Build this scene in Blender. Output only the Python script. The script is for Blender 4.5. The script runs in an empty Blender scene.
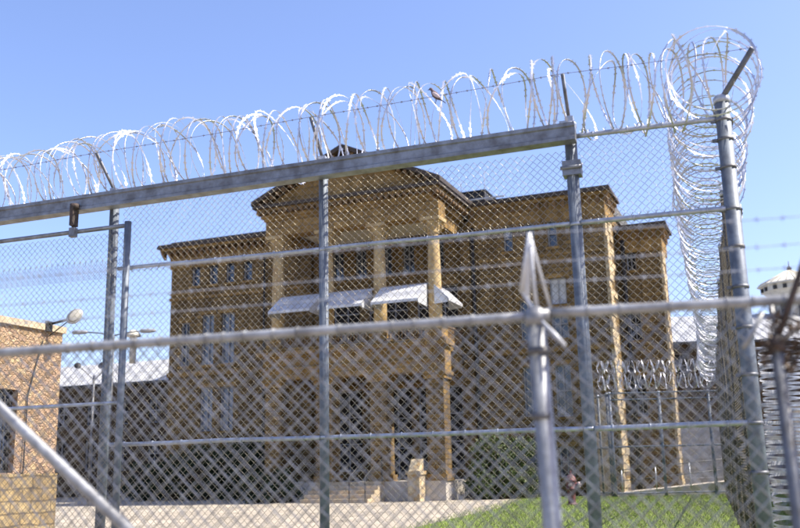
import bpy, math, random
from mathutils import Vector, Matrix, Quaternion, noise
R = math.radians
random.seed(7)
SC = bpy.context.scene
COL = SC.collection

# ------------------------------------------------------------------ camera
EYE = 1.4
PITCH, ROLL, FPX = math.atan(204/925), R(1.26), 925.0
cam = bpy.data.cameras.new('camera'); cam.sensor_width = 36; cam.lens = 36*FPX/800
cam.clip_start = .05; cam.clip_end = 3000
co = bpy.data.objects.new('camera', cam); COL.objects.link(co)
fw = Vector((0, math.cos(PITCH), math.sin(PITCH))); up0 = Vector((0, -math.sin(PITCH), math.cos(PITCH)))
rt = Vector((1, 0, 0))*math.cos(ROLL) - up0*math.sin(ROLL)
up = Vector((1, 0, 0))*math.sin(ROLL) + up0*math.cos(ROLL)
m = Matrix((rt, up, -fw)).transposed().to_4x4(); m.translation = (0, 0, EYE); co.matrix_world = m
cam.dof.use_dof = True; cam.dof.focus_distance = 12.5; cam.dof.aperture_fstop = 1.5
SC.camera = co
# ------------------------------------------------------------------ sky, sun, exposure
SUN_EL, SUN_AZ = R(51), R(-9)                     # azimuth counted from +X towards +Y
sd = Vector((math.cos(SUN_EL)*math.cos(SUN_AZ), math.cos(SUN_EL)*math.sin(SUN_AZ), math.sin(SUN_EL)))
w = bpy.data.worlds.new('World'); SC.world = w; w.use_nodes = True
nt = w.node_tree; bg = nt.nodes['Background']; sk = nt.nodes.new('ShaderNodeTexSky')
sk.sky_type = 'NISHITA'; sk.sun_disc = False; sk.sun_elevation = SUN_EL
sk.sun_rotation = math.atan2(sd.x, sd.y); sk.air_density = 1.0; sk.dust_density = 1.6; sk.ozone_density = 4.0
sk.altitude = 0
tint = nt.nodes.new('ShaderNodeMix'); tint.data_type = 'RGBA'; tint.blend_type = 'MULTIPLY'; tint.inputs[0].default_value = 1; tint.inputs[7].default_value = (1.0, .92, 1.03, 1)
nt.links.new(sk.outputs[0], tint.inputs[6]); nt.links.new(tint.outputs[2], bg.inputs[0]); bg.inputs[1].default_value = .132
sl = bpy.data.lights.new('sun', 'SUN'); sl.energy = 5.0; sl.angle = R(.5); sl.color = (1, .93, .82)
so = bpy.data.objects.new('sun', sl); COL.objects.link(so); so.rotation_euler = sd.to_track_quat('Z', 'Y').to_euler()
SC.view_settings.view_transform = 'Standard'; SC.view_settings.look = 'None'
SC.view_settings.exposure = 1.12; SC.view_settings.gamma = 1; SC.view_settings.use_curve_mapping = False

# ------------------------------------------------------------------ materials
def mat(name, base, rough=.8, metal=0, bump=0, bscale=20, var=0, vscale=3, var2=None, spec=.4, bdist=.02):
    """principled with noise colour variation (base to var2) and noise bump"""
    m = bpy.data.materials.new(name); m.use_nodes = True; n = m.node_tree.nodes; l = m.node_tree.links
    p = n['Principled BSDF']; p.inputs['Roughness'].default_value = rough; p.inputs['Metallic'].default_value = metal
    p.inputs['Specular IOR Level'].default_value = spec
    p.inputs['Base Color'].default_value = (*base, 1)
    tc = n.new('ShaderNodeTexCoord')
    if var or var2:
        c2 = var2 or tuple(c*(1-var) for c in base)
        no = n.new('ShaderNodeTexNoise'); no.inputs['Scale'].default_value = vscale; no.inputs['Detail'].default_value = 8
        no.inputs['Roughness'].default_value = .65
        l.new(tc.outputs['Object'], no.inputs['Vector'])
        cr = n.new('ShaderNodeValToRGB'); cr.color_ramp.elements[0].position = .36; cr.color_ramp.elements[1].position = .64
        cr.color_ramp.elements[0].color = (*c2, 1); cr.color_ramp.elements[1].color = (*base, 1)
        l.new(no.outputs['Fac'], cr.inputs[0]); l.new(cr.outputs[0], p.inputs['Base Color'])
    if bump:
        nb = n.new('ShaderNodeTexNoise'); nb.inputs['Scale'].default_value = bscale; nb.inputs['Detail'].default_value = 6
        l.new(tc.outputs['Object'], nb.inputs['Vector'])
        b = n.new('ShaderNodeBump'); b.inputs['Strength'].default_value = bump; b.inputs['Distance'].default_value = bdist
        l.new(nb.outputs['Fac'], b.inputs['Height']); l.new(b.outputs[0], p.inputs['Normal'])
    return m

def brick_mat(name, c1, c2, mortar, bw, bh, stain=.5, msize=.012, bump=.6, offset=.5, wscale=1.0, rust=None):
    m = bpy.data.materials.new(name); m.use_nodes = True; n = m.node_tree.nodes; l = m.node_tree.links
    p = n['Principled BSDF']; p.inputs['Roughness'].default_value = .9; p.inputs['Specular IOR Level'].default_value = .2
    tc = n.new('ShaderNodeTexCoord'); sp = n.new('ShaderNodeSeparateXYZ'); l.new(tc.outputs['Object'], sp.inputs[0])
    ad = n.new('ShaderNodeMath'); ad.operation = 'ADD'; l.new(sp.outputs[0], ad.inputs[0]); l.new(sp.outputs[1], ad.inputs[1])
    cb = n.new('ShaderNodeCombineXYZ'); l.new(ad.outputs[0], cb.inputs[0]); l.new(sp.outputs[2], cb.inputs[1])
    # slight waviness of the courses
    nw = n.new('ShaderNodeTexNoise'); nw.inputs['Scale'].default_value = 2.2; l.new(tc.outputs['Object'], nw.inputs['Vector'])
    vm = n.new('ShaderNodeVectorMath'); vm.operation = 'MULTIPLY_ADD'; l.new(nw.outputs['Color'], vm.inputs[0])
    vm.inputs[1].default_value = (.05*wscale, .035*wscale, 0); l.new(cb.outputs[0], vm.inputs[2])
    b = n.new('ShaderNodeTexBrick'); b.offset = offset; b.inputs['Scale'].default_value = 1
    b.inputs['Brick Width'].default_value = bw; b.inputs['Row Height'].default_value = bh
    b.inputs['Mortar Size'].default_value = msize; b.inputs['Bias'].default_value = -.1; b.inputs['Mortar Smooth'].default_value = .2
    b.inputs['Color1'].default_value = (*c1, 1); b.inputs['Color2'].default_value = (*c2, 1); b.inputs['Mortar'].default_value = (*mortar, 1)
    l.new(vm.outputs[0], b.inputs['Vector'])
    ns = n.new('ShaderNodeTexNoise'); ns.inputs['Scale'].default_value = .8; ns.inputs['Detail'].default_value = 9; ns.inputs['Roughness'].default_value = .7
    l.new(tc.outputs['Object'], ns.inputs['Vector'])
    cr = n.new('ShaderNodeValToRGB'); cr.color_ramp.elements[0].position = .35; cr.color_ramp.elements[1].position = .65
    cr.color_ramp.elements[0].color = (1-stain, 1-stain, 1-stain*.9, 1); cr.color_ramp.elements[1].color = (1, 1, 1, 1)
    if rust: cr.color_ramp.elements[0].color = (*rust, 1)
    l.new(ns.outputs['Fac'], cr.inputs[0])
    mp = n.new('ShaderNodeMapping'); mp.inputs['Scale'].default_value = (1.6, 1.6, .16); l.new(tc.outputs['Object'], mp.inputs[0])
    n4 = n.new('ShaderNodeTexNoise'); n4.inputs['Scale'].default_value = 1.5; n4.inputs['Detail'].default_value = 7; l.new(mp.outputs[0], n4.inputs['Vector'])
    c4 = n.new('ShaderNodeValToRGB'); c4.color_ramp.elements[0].position = .38; c4.color_ramp.elements[1].position = .55
    c4.color_ramp.elements[0].color = (.7, .68, .64, 1); c4.color_ramp.elements[1].color = (1, 1, 1, 1); l.new(n4.outputs['Fac'], c4.inputs[0])
    m0 = n.new('ShaderNodeMix'); m0.data_type = 'RGBA'; m0.blend_type = 'MULTIPLY'; m0.inputs[0].default_value = 1
    l.new(b.outputs['Color'], m0.inputs[6]); l.new(c4.outputs[0], m0.inputs[7])
    mx = n.new('ShaderNodeMix'); mx.data_type = 'RGBA'; mx.blend_type = 'MULTIPLY'; mx.inputs[0].default_value = 1
    l.new(m0.outputs[2], mx.inputs[6]); l.new(cr.outputs[0], mx.inputs[7])
    # fine per-block speckle
    n3 = n.new('ShaderNodeTexNoise'); n3.inputs['Scale'].default_value = 9; n3.inputs['Detail'].default_value = 5; l.new(tc.outputs['Object'], n3.inputs['Vector'])
    c3 = n.new('ShaderNodeValToRGB'); c3.color_ramp.elements[0].position = .3; c3.color_ramp.elements[1].position = .7
    c3.color_ramp.elements[0].color = (.62, .6, .58, 1); c3.color_ramp.elements[1].color = (1.0, 1.0, 1.0, 1); l.new(n3.outputs['Fac'], c3.inputs[0])
    m2 = n.new('ShaderNodeMix'); m2.data_type = 'RGBA'; m2.blend_type = 'MULTIPLY'; m2.inputs[0].default_value = 1
    l.new(mx.outputs[2], m2.inputs[6]); l.new(c3.outputs[0], m2.inputs[7]); l.new(m2.outputs[2], p.inputs['Base Color'])
    bp = n.new('ShaderNodeBump'); bp.inputs['Strength'].default_value = bump; bp.inputs['Distance'].default_value = .03
    ma = n.new('ShaderNodeMath'); ma.operation = 'MULTIPLY_ADD'; l.new(b.outputs['Fac'], ma.inputs[0]); ma.inputs[1].default_value = -1; l.new(n3.outputs['Fac'], ma.inputs[2])
    l.new(ma.outputs[0], bp.inputs['Height']); l.new(bp.outputs[0], p.inputs['Normal'])
    return m

def rubble_mat(name):
    m = bpy.data.materials.new(name); m.use_nodes = True; n = m.node_tree.nodes; l = m.node_tree.links
    p = n['Principled BSDF']; p.inputs['Roughness'].default_value = .9; p.inputs['Specular IOR Level'].default_value = .2
    tc = n.new('ShaderNodeTexCoord'); mp = n.new('ShaderNodeMapping'); mp.inputs['Scale'].default_value = (1, 1, 1.5); l.new(tc.outputs['Object'], mp.inputs[0])
    nw = n.new('ShaderNodeTexNoise'); nw.inputs['Scale'].default_value = 5; l.new(mp.outputs[0], nw.inputs['Vector'])
    vm = n.new('ShaderNodeVectorMath'); vm.operation = 'MULTIPLY_ADD'; l.new(nw.outputs['Color'], vm.inputs[0]); vm.inputs[1].default_value = (.28, .28, .28); l.new(mp.outputs[0], vm.inputs[2])
    v = n.new('ShaderNodeTexVoronoi'); v.inputs['Scale'].default_value = 6.0; l.new(vm.outputs[0], v.inputs['Vector'])
    e = n.new('ShaderNodeTexVoronoi'); e.feature = 'DISTANCE_TO_EDGE'; e.inputs['Scale'].default_value = 6.0; l.new(vm.outputs[0], e.inputs['Vector'])
    sp = n.new('ShaderNodeSeparateColor'); l.new(v.outputs['Color'], sp.inputs[0])
    cr = n.new('ShaderNodeValToRGB'); el = cr.color_ramp.elements
    el[0].position = 0; el[0].color = (.34, .24, .15, 1); el[1].position = 1; el[1].color = (.44, .33, .19, 1)
    for ps, c in ((.2, (.29, .20, .14, 1)), (.4, (.45, .32, .20, 1)), (.6, (.38, .26, .17, 1)), (.8, (.25, .17, .10, 1))):
        x = el.new(ps); x.color = c
    l.new(sp.outputs[0], cr.inputs[0])
    ce = n.new('ShaderNodeValToRGB'); ce.color_ramp.elements[0].position = .0; ce.color_ramp.elements[0].color = (.62, .58, .54, 1)
    ce.color_ramp.elements[1].position = .05; ce.color_ramp.elements[1].color = (1, 1, 1, 1); l.new(e.outputs['Distance'], ce.inputs[0])
    n3 = n.new('ShaderNodeTexNoise'); n3.inputs['Scale'].default_value = 14; n3.inputs['Detail'].default_value = 8; l.new(tc.outputs['Object'], n3.inputs['Vector'])
    c3 = n.new('ShaderNodeValToRGB'); c3.color_ramp.elements[0].position = .3; c3.color_ramp.elements[1].position = .7
    c3.color_ramp.elements[0].color = (.74, .71, .68, 1); c3.color_ramp.elements[1].color = (1, 1, 1, 1); l.new(n3.outputs['Fac'], c3.inputs[0])
    m1 = n.new('ShaderNodeMix'); m1.data_type = 'RGBA'; m1.blend_type = 'MULTIPLY'; m1.inputs[0].default_value = 1
    l.new(cr.outputs[0], m1.inputs[6]); l.new(ce.outputs[0], m1.inputs[7])
    m2 = n.new('ShaderNodeMix'); m2.data_type = 'RGBA'; m2.blend_type = 'MULTIPLY'; m2.inputs[0].default_value = 1
    l.new(m1.outputs[2], m2.inputs[6]); l.new(c3.outputs[0], m2.inputs[7]); l.new(m2.outputs[2], p.inputs['Base Color'])
    bp = n.new('ShaderNodeBump'); bp.inputs['Strength'].default_value = .8; bp.inputs['Distance'].default_value = .05
    ma = n.new('ShaderNodeMath'); ma.operation = 'MINIMUM'; l.new(e.outputs['Distance'], ma.inputs[0]); ma.inputs[1].default_value = .12
    mb = n.new('ShaderNodeMath'); mb.operation = 'MULTIPLY_ADD'; l.new(ma.outputs[0], mb.inputs[0]); mb.inputs[1].default_value = 4; l.new(n3.outputs['Fac'], mb.inputs[2])
    l.new(mb.outputs[0], bp.inputs['Height']); l.new(bp.outputs[0], p.inputs['Normal'])
    return m

M = {}
M['galv'] = mat('galvanised_steel', (.40, .43, .48), .45, .5, .25, 60, var2=(.27, .29, .33), vscale=14, bdist=.003)
M['galvdark'] = mat('weathered_steel', (.17, .18, .2), .55, .5, .3, 50, var2=(.09, .085, .08), vscale=9, bdist=.004)
M['galvpost'] = mat('painted_steel_post', (.15, .175, .21), .55, .2, .3, 50, var2=(.09, .105, .13), vscale=11, bdist=.003)
M['beam'] = mat('beam_steel', (.25, .27, .3), .5, .5, .4, 40, var2=(.13, .13, .135), vscale=7, bdist=.004)
M['wire'] = mat('chain_link_wire', (.34, .31, .25), .45, .7, var2=(.2, .18, .14), vscale=4)
M['postshade'] = mat('shaded_side_post', (.11, .1, .085), .8, .1, .3, 30, var2=(.06, .05, .04), vscale=8)  # dark post and rail colour carries the shade of the side run
M['wireshade'] = mat('shaded_chain_link_wire', (.15, .13, .09), .6, .4, var2=(.08, .065, .045), vscale=3)  # darker copy of the wire: shade on the side run put into its colour
M['wirenear'] = mat('chain_link_wire_close', (.44, .44, .44), .33, .95, var2=(.12, .12, .12), vscale=14)
M['razor'] = mat('razor_ribbon', (.46, .47, .52), .4, .65, var2=(.62, .62, .66), vscale=6)
M['razorfar'] = mat('razor_ribbon_dull', (.7, .7, .74), .4, .6, var2=(.5, .51, .54), vscale=6)
M['strand'] = mat('barbed_wire', (.22, .22, .25), .5, .7)
M['white_steel'] = mat('white_galvanised', (.35, .36, .37), .42, .3, .4, 40, var2=(.17, .17, .17), vscale=7, bdist=.003)
M['rusty'] = mat('rusty_iron', (.085, .06, .05), .8, .2, .5, 40, var2=(.04, .035, .032), vscale=20)
M['black'] = mat('black_iron', (.02, .02, .022), .5, .2, var2=(.035, .033, .03), vscale=10)
M['brick'] = brick_mat('ochre_brick', (.295, .198, .080), (.165, .11, .048), (.085, .06, .035), .5, .19, .3, .014)
M['trim'] = brick_mat('ochre_stone_trim', (.385, .25, .093), (.27, .172, .065), (.16, .115, .06), .95, .33, .3, .012)
M['column'] = mat('pale_column_stone', (.46, .35, .175), .85, 0, .4, 14, var2=(.3, .2, .09), vscale=3)
M['quoin'] = mat('rough_quoin_stone', (.50, .43, .29), .9, 0, 1, 7, var2=(.27, .18, .08), vscale=5, bdist=.06)
M['eave'] = mat('dark_eave_metal', (.06, .042, .028), .6, 0, .2, 20, var2=(.035, .026, .02), vscale=6)
M['bracket'] = mat('cornice_bracket', (.2, .12, .05), .85, 0, .2, 20, var2=(.1, .06, .03), vscale=8)
M['rooftop'] = mat('flat_roof', (.12, .12, .12), .9, var=.4)
M['ceiling'] = mat('porch_ceiling', (.6, .56, .48), .8, var2=(.48, .43, .34), vscale=2)
M['glass'] = mat('blue_window_glass', (.035, .05, .085), .12, 0, .15, 3, var2=(.02, .025, .035), vscale=2, spec=.9, bdist=.01)
M['pane_pale'] = mat('pale_window_glass', (.17, .2, .26), .25, 0, .2, 4, var2=(.08, .1, .13), vscale=3, spec=.8)
M['blind'] = mat('white_blind', (.6, .6, .6), .7, var=.25, vscale=6)
M['frame'] = mat('grey_window_frame', (.30, .30, .31), .6, var=.3, vscale=8)
M['door'] = mat('dark_door', (.035, .03, .03), .5, var=.4)
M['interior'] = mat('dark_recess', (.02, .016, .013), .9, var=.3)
M['rubble'] = rubble_mat('pink_rubble_stone')
M['ashlar'] = brick_mat('yellow_ashlar', (.48, .37, .19), (.34, .25, .125), (.22, .17, .1), .55, .24, .55, .02, wscale=3)
M['coping'] = mat('stone_coping', (.5, .4, .27), .9, 0, .5, 14, var2=(.33, .26, .17), vscale=5)
M['annexwall'] = brick_mat('dull_brick', (.15, .105, .06), (.09, .066, .042), (.07, .055, .04), .45, .16, .5, .014)
M['roofmetal'] = mat('pale_metal_roof', (.46, .47, .48), .6, .1, .2, 8, var2=(.33, .335, .34), vscale=1.2)
M['palewall'] = mat('pale_concrete_wall', (.78, .78, .77), .85, 0, .3, 6, var2=(.66, .66, .65), vscale=.9)  # visible face is shaded; colour lightened so it reads as sunlit
M['concrete'] = mat('concrete', (.48, .44, .38), .9, 0, .4, 12, var2=(.38, .34, .29), vscale=1.5)
M['hydrant'] = mat('faded_red_paint', (.15, .05, .05), .6, 0, .3, 30, var2=(.07, .03, .03), vscale=14)
M['hydcap'] = mat('pale_cap_paint', (.42, .33, .32), .5, 0, var=.3)
M['cream'] = mat('cream_paint', (.62, .59, .5), .7, var2=(.48, .45, .38), vscale=3)
M['tin'] = mat('white_tin', (.58, .59, .60), .45, .2, .2, 8, var2=(.42, .43, .45), vscale=2)
M['lamp'] = mat('lamp_housing', (.34, .34, .34), .4, .3, var=.3)
M['lens'] = mat('lamp_glass', (.38, .36, .3), .2, 0, var=.15)
def leaf_mat(name, a, b):
    m = mat(name, a, .55, 0, var2=b, vscale=5, spec=.3)
    return m
M['leaf'] = leaf_mat('shrub_leaf', (.10, .13, .035), (.035, .055, .018))
M['leafdark'] = leaf_mat('evergreen_leaf', (.035, .055, .02), (.015, .025, .01))
M['leafdry'] = leaf_mat('dry_leaf', (.14, .09, .05), (.06, .04, .025))
M['bark'] = mat('bark', (.09, .06, .04), .9, 0, .5, 30)
M['bird'] = mat('grey_brown_feather', (.14, .10, .10), .8, 0, .3, 90, var2=(.06, .045, .05), vscale=40)
M['birdpale'] = mat('pale_feather', (.55, .45, .44), .8, 0, var=.2, vscale=40)
M['beak'] = mat('beak_horn', (.03, .025, .02), .5)

# ------------------------------------------------------------------ mesh builder
class MB:
    def __init__(s): s.v = []; s.f = []; s.sm = []
    def add(s, vs, fs, smooth=False):
        b = len(s.v); s.v += [tuple(v) for v in vs]; s.f += [tuple(i+b for i in f) for f in fs]; s.sm += [smooth]*len(fs); return s
    def box(s, a, b):
        x0, y0, z0 = a; x1, y1, z1 = b
        x0, x1 = min(x0, x1), max(x0, x1); y0, y1 = min(y0, y1), max(y0, y1); z0, z1 = min(z0, z1), max(z0, z1)
        vs = [(x0, y0, z0), (x1, y0, z0), (x1, y1, z0), (x0, y1, z0), (x0, y0, z1), (x1, y0, z1), (x1, y1, z1), (x0, y1, z1)]
        return s.add(vs, [(3, 2, 1, 0), (4, 5, 6, 7), (0, 1, 5, 4), (1, 2, 6, 5), (2, 3, 7, 6), (3, 0, 4, 7)])
    def tube(s, pts, r, n=8, cap=True, r1=None):
        pts = [Vector(p) for p in pts]; N = len(pts); vs = []; prev = None
        for i, p in enumerate(pts):
            t = (pts[min(i+1, N-1)] - pts[max(i-1, 0)])
            if t.length < 1e-9: t = Vector((0, 0, 1))
            t.normalize()
            if prev is None:
                a = Vector((0, 0, 1)) if abs(t.z) < .9 else Vector((1, 0, 0))
                x = t.cross(a).normalized()
            else:
                x = (prev - t*prev.dot(t)); x = x.normalized() if x.length > 1e-6 else t.orthogonal().normalized()
            prev = x; y = t.cross(x)
            rr = r if r1 is None else r + (r1-r)*i/(N-1)
            for k in range(n):
                an = 2*math.pi*k/n; vs.append(p + x*math.cos(an)*rr + y*math.sin(an)*rr)
        fs = []
        for i in range(N-1):
            for k in range(n):
                k2 = (k+1) % n; fs.append((i*n+k, i*n+k2, (i+1)*n+k2, (i+1)*n+k))
        s.add(vs, fs, True)
        if cap:
            b = len(s.v) - N*n
            s.f += [tuple(b+k for k in reversed(range(n))), tuple(b+(N-1)*n+k for k in range(n))]; s.sm += [False, False]
        return s
    def lathe(s, prof, n=16, c=(0, 0, 0), a0=0, smooth=True):
        vs = []; fs = []
        for r, z in prof:
            for k in range(n):
                an = a0+2*math.pi*k/n; vs.append((c[0]+r*math.cos(an), c[1]+r*math.sin(an), c[2]+z))
        for i in range(len(prof)-1):
            for k in range(n):
                k2 = (k+1) % n; fs.append((i*n+k, i*n+k2, (i+1)*n+k2, (i+1)*n+k))
        fs.append(tuple(reversed(range(n)))); fs.append(tuple((len(prof)-1)*n+k for k in range(n)))
        return s.add(vs, fs, smooth)
    def prism(s, poly, axis, a, b):
        """poly in the two other axes, extruded from a to b along axis (0,1,2)"""
        def mk(p, t):
            q = list(p); q.insert(axis, t); return tuple(q)
        n = len(poly); vs = [mk(p, a) for p in poly] + [mk(p, b) for p in poly]
        fs = [tuple(range(n)), tuple(reversed(range(n, 2*n)))] + [((i+1) % n, i, n+i, n+(i+1) % n) for i in range(n)]
        return s.add(vs, fs)
    def build(s, name, m, parent=None):
        me = bpy.data.meshes.new(name); me.from_pydata(s.v, [], s.f); me.polygons.foreach_set('use_smooth', s.sm)
        if isinstance(m, (list, tuple)):
            for q in m: me.materials.append(q)
        else: me.materials.append(m)
        me.update()
        o = bpy.data.objects.new(name, me); COL.objects.link(o)
        if parent is not None: o.parent = parent
        return o

def tag(o, label=None, cat=None, group=None, kind=None):
    if label: o['label'] = label
    if cat: o['category'] = cat
    if group: o['group'] = group
    if kind: o['kind'] = kind
    return o
def thing(name, label, cat, loc=(0, 0, 0), rz=0, group=None):
    o = bpy.data.objects.new(name, None); COL.objects.link(o); o.location = loc; o.rotation_euler = (0, 0, rz)
    o.empty_display_size = .2
    return tag(o, label, cat, group)
def fix_normals(o):
    import bmesh
    b = bmesh.new(); b.from_mesh(o.data); bmesh.ops.recalc_face_normals(b, faces=b.faces); b.to_mesh(o.data); b.free()

# chain-link: every wire zigzags a quarter pitch each way and hooks its neighbour, which makes the diamonds
def chain(x0, x1, z0, z1, pitch=.0718, r=.0023, n=3, twist_top=True, wob=.006, y=0.0, bulge=0.0):
    mb = MB(); h = pitch/2; cols = int((x1-x0)/h); rows = int((z1-z0)/h)
    for i in range(cols):
        xc = x0+h/2+i*h; pts = []; ph = i % 2
        for k in range(rows+1):
            sg = 1 if (k+ph) % 2 == 0 else -1
            x = xc+sg*h*.515; z = z1-k*h; yy = y+(r*1.0 if (k % 2) else -r*1.0)*(1 if ph else -1)
            nx = noise.noise(Vector((x*1.3, z*1.3, 3.1)))*wob; nz = noise.noise(Vector((x*1.1, z*1.1, 5.5)))*wob
            ny = noise.noise(Vector((x*.8, z*.8, 9.7)))*bulge
            pts.append((x+nx, yy+ny, z+nz))
        raw = pts; pts = [raw[0]]
        for k in range(rows):                              # two rings per straight run, so each run is shaded along its own slope
            a, b = raw[k], raw[k+1]
            for t in (.12, .88): pts.append(tuple(a[q]+(b[q]-a[q])*t for q in range(3)))
        mb.tube(pts, r, n, False)
        if twist_top and not ph:
            p = pts[0]; q = random.choice((-1, 1))
            mb.tube([p, (p[0]-.004, p[1]+.003, p[2]+.022), (p[0]+q*.014, p[1]+.008, p[2]+.042+random.uniform(-.006, .006))], r*.95, 3, False)
            mb.tube([p, (p[0]+.004, p[1]-.003, p[2]+.022), (p[0]-q*.014, p[1]-.008, p[2]+.042+random.uniform(-.006, .006))], r*.95, 3, False)
    return mb

def ribbon(mb, pts, axisf, wd, th=.0012, barbs=True, spacing=.09, blen=.016, seed=0, core=.0022):
    """razor ribbon: a strip crimped on a core wire, with barb pairs along it"""
    rnd = random.Random(seed); P = [Vector(p) for p in pts]; N = len(P); vs = []; fs = []; acc = 0
    for i, p in enumerate(P):
        t = (P[min(i+1, N-1)]-P[max(i-1, 0)]).normalized()
        a = axisf(i, t); a = (a - t*a.dot(t)).normalized(); nn = t.cross(a)
        vs += [p+a*wd/2+nn*th, p-a*wd/2+nn*th, p-a*wd/2-nn*th, p+a*wd/2-nn*th]
        if i < N-1:
            b = 4*i; fs += [(b+k, b+(k+1) % 4, b+4+(k+1) % 4, b+4+k) for k in range(4)]
            sl_ = (P[i+1]-p).length; acc += sl_
            if barbs and acc > spacing:
                acc -= spacing
                for sg in (1, -1):
                    e = p+a*sg*wd/2; tip1 = e+a*sg*blen+t*blen*.9; tip2 = e+a*sg*blen-t*blen*.9
                    nv = len(mb.v)
                    mb.add([e-t*blen*.45, e+t*blen*.45, tip1, e+a*sg*blen*.35, tip2], [(0, 1, 3), (1, 2, 3), (0, 3, 4)])
    mb.add(vs, fs, False)
    if core: mb.tube(P, core, 4, False)

def helix(p0, p1, rad, pitch, seed=0, segs=44, clip=1.5, amp=.42, wob=.03, upv=Vector((0, 0, 1)), path=None, phase=0):
    """points of a concertina coil from p0 to p1 (or along path(t)->(pos, dir))"""
    rnd = random.Random(seed)
    p0 = Vector(p0); p1 = Vector(p1); L = (p1-p0).length if path is None else path[0]; turns = L/pitch; n = int(turns*segs); pts = []
    for i in range(n+1):
        th = i/segs*2*math.pi; s = i/n*L
        sh = amp*pitch*math.sin(clip*th+phase)
        s2 = s+sh+noise.noise(Vector((s*1.7, seed*3.3, 0)))*wob*3
        if path is None: c = p0+(p1-p0)*(s2/L); d = (p1-p0).normalized()
        else: c, d = path[1](s2)
        side = d.cross(upv).normalized(); u2 = side.cross(d).normalized()
        rr = rad*(1+noise.noise(Vector((th*.35, seed*7.1, 2)))*.14)
        pts.append(c+side*math.cos(th)*rr+u2*math.sin(th)*rr+side*noise.noise(Vector((s*1.3, 8, seed+2)))*wob+u2*noise.noise(Vector((s*.9, 4, seed)))*wob)
    return pts

# ------------------------------------------------------------------ frames of reference
def frame(o, deg):                                   # rotation that turns local x along the front, local -y toward the camera
    return Vector(o), -R(deg)
BO, BR = (7.804, 37.5, 0), -R(22)                    # prison hall: corner of the right wing
FO, FR = (2.856, 7.8, 0), -R(18)                     # perimeter fence: corner post
NO, NR = (.593, 3.9, 0), -R(12)                      # near fence: its post
def towld(O_, rz, x, y, z):
    c, s_ = math.cos(rz), math.sin(rz); return Vector((O_[0]+c*x-s_*y, O_[1]+s_*x+c*y, z))
G = .17

# ------------------------------------------------------------------ the setting
def sheet(name, poly, z, m, kind='structure', th=None):
    mb = MB(); n = len(poly); mb.add([(x, y, z) for x, y in poly], [tuple(range(n))]); o = mb.build(name, m); tag(o, kind=kind); return o
def ground_mat(name, a, b, sc, bump, bs, c=None):
    m = mat(name, a, .95, 0, bump, bs, var2=b, vscale=sc, spec=.1)
    return m
M['grass'] = ground_mat('lawn_grass', (.18, .23, .06), (.12, .155, .045), .7, 1, 30)
M['road'] = ground_mat('pale_concrete_road', (.41, .365, .295), (.31, .275, .22), .55, .5, 20)
def slab_joints(m):
    n = m.node_tree.nodes; l = m.node_tree.links; p = n['Principled BSDF']; src = p.inputs['Base Color'].links[0].from_socket
    tc = n.new('ShaderNodeTexCoord'); mp = n.new('ShaderNodeMapping'); mp.inputs['Rotation'].default_value = (0, 0, R(22)); l.new(tc.outputs['Object'], mp.inputs[0])
    b = n.new('ShaderNodeTexBrick'); b.offset = 0; b.inputs['Scale'].default_value = 1; b.inputs['Brick Width'].default_value = 3.6; b.inputs['Row Height'].default_value = 3.6
    b.inputs['Mortar Size'].default_value = .03; b.inputs['Color1'].default_value = (1, 1, 1, 1); b.inputs['Color2'].default_value = (.86, .85, .84, 1); b.inputs['Mortar'].default_value = (.35, .33, .3, 1)
    l.new(mp.outputs[0], b.inputs['Vector'])
    v = n.new('ShaderNodeTexVoronoi'); v.feature = 'DISTANCE_TO_EDGE'; v.inputs['Scale'].default_value = .33
    nz = n.new('ShaderNodeTexNoise'); nz.inputs['Scale'].default_value = 1.5; l.new(tc.outputs['Object'], nz.inputs['Vector'])
    vm = n.new('ShaderNodeVectorMath'); vm.operation = 'MULTIPLY_ADD'; l.new(nz.outputs['Color'], vm.inputs[0]); vm.inputs[1].default_value = (.9, .9, 0); l.new(tc.outputs['Object'], vm.inputs[2]); l.new(vm.outputs[0], v.inputs['Vector'])
    c = n.new('ShaderNodeValToRGB'); c.color_ramp.elements[0].position = .0; c.color_ramp.elements[0].color = (.45, .42, .38, 1); c.color_ramp.elements[1].position = .012; l.new(v.outputs['Distance'], c.inputs[0])
    m1 = n.new('ShaderNodeMix'); m1.data_type = 'RGBA'; m1.blend_type = 'MULTIPLY'; m1.inputs[0].default_value = 1; l.new(src, m1.inputs[6]); l.new(b.outputs['Color'], m1.inputs[7])
    m2 = n.new('ShaderNodeMix'); m2.data_type = 'RGBA'; m2.blend_type = 'MULTIPLY'; m2.inputs[0].default_value = 1; l.new(m1.outputs[2], m2.inputs[6]); l.new(c.outputs[0], m2.inputs[7]); l.new(m2.outputs[2], p.inputs['Base Color'])
slab_joints(M['road'])
M['dirt'] = ground_mat('gravel_ground', (.34, .30, .24), (.24, .2, .16), 1.5, .6, 15)
sheet('ground', [(-600, -60), (600, -60), (600, 1500), (-600, 1500)], G-.012, M['dirt'])
sheet('lawn', [(-2.5, 6), (.4, 21), (2.9, 28.9), (5.2, 39), (16, 36.8), (16, 6)], G-.004, M['grass'])
sheet('road', [(-40, 6), (-2.5, 6), (.4, 21), (2.9, 28.9), (4.3, 36.2), (4.3, 44), (-60, 60)], G, M['road'])
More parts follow.
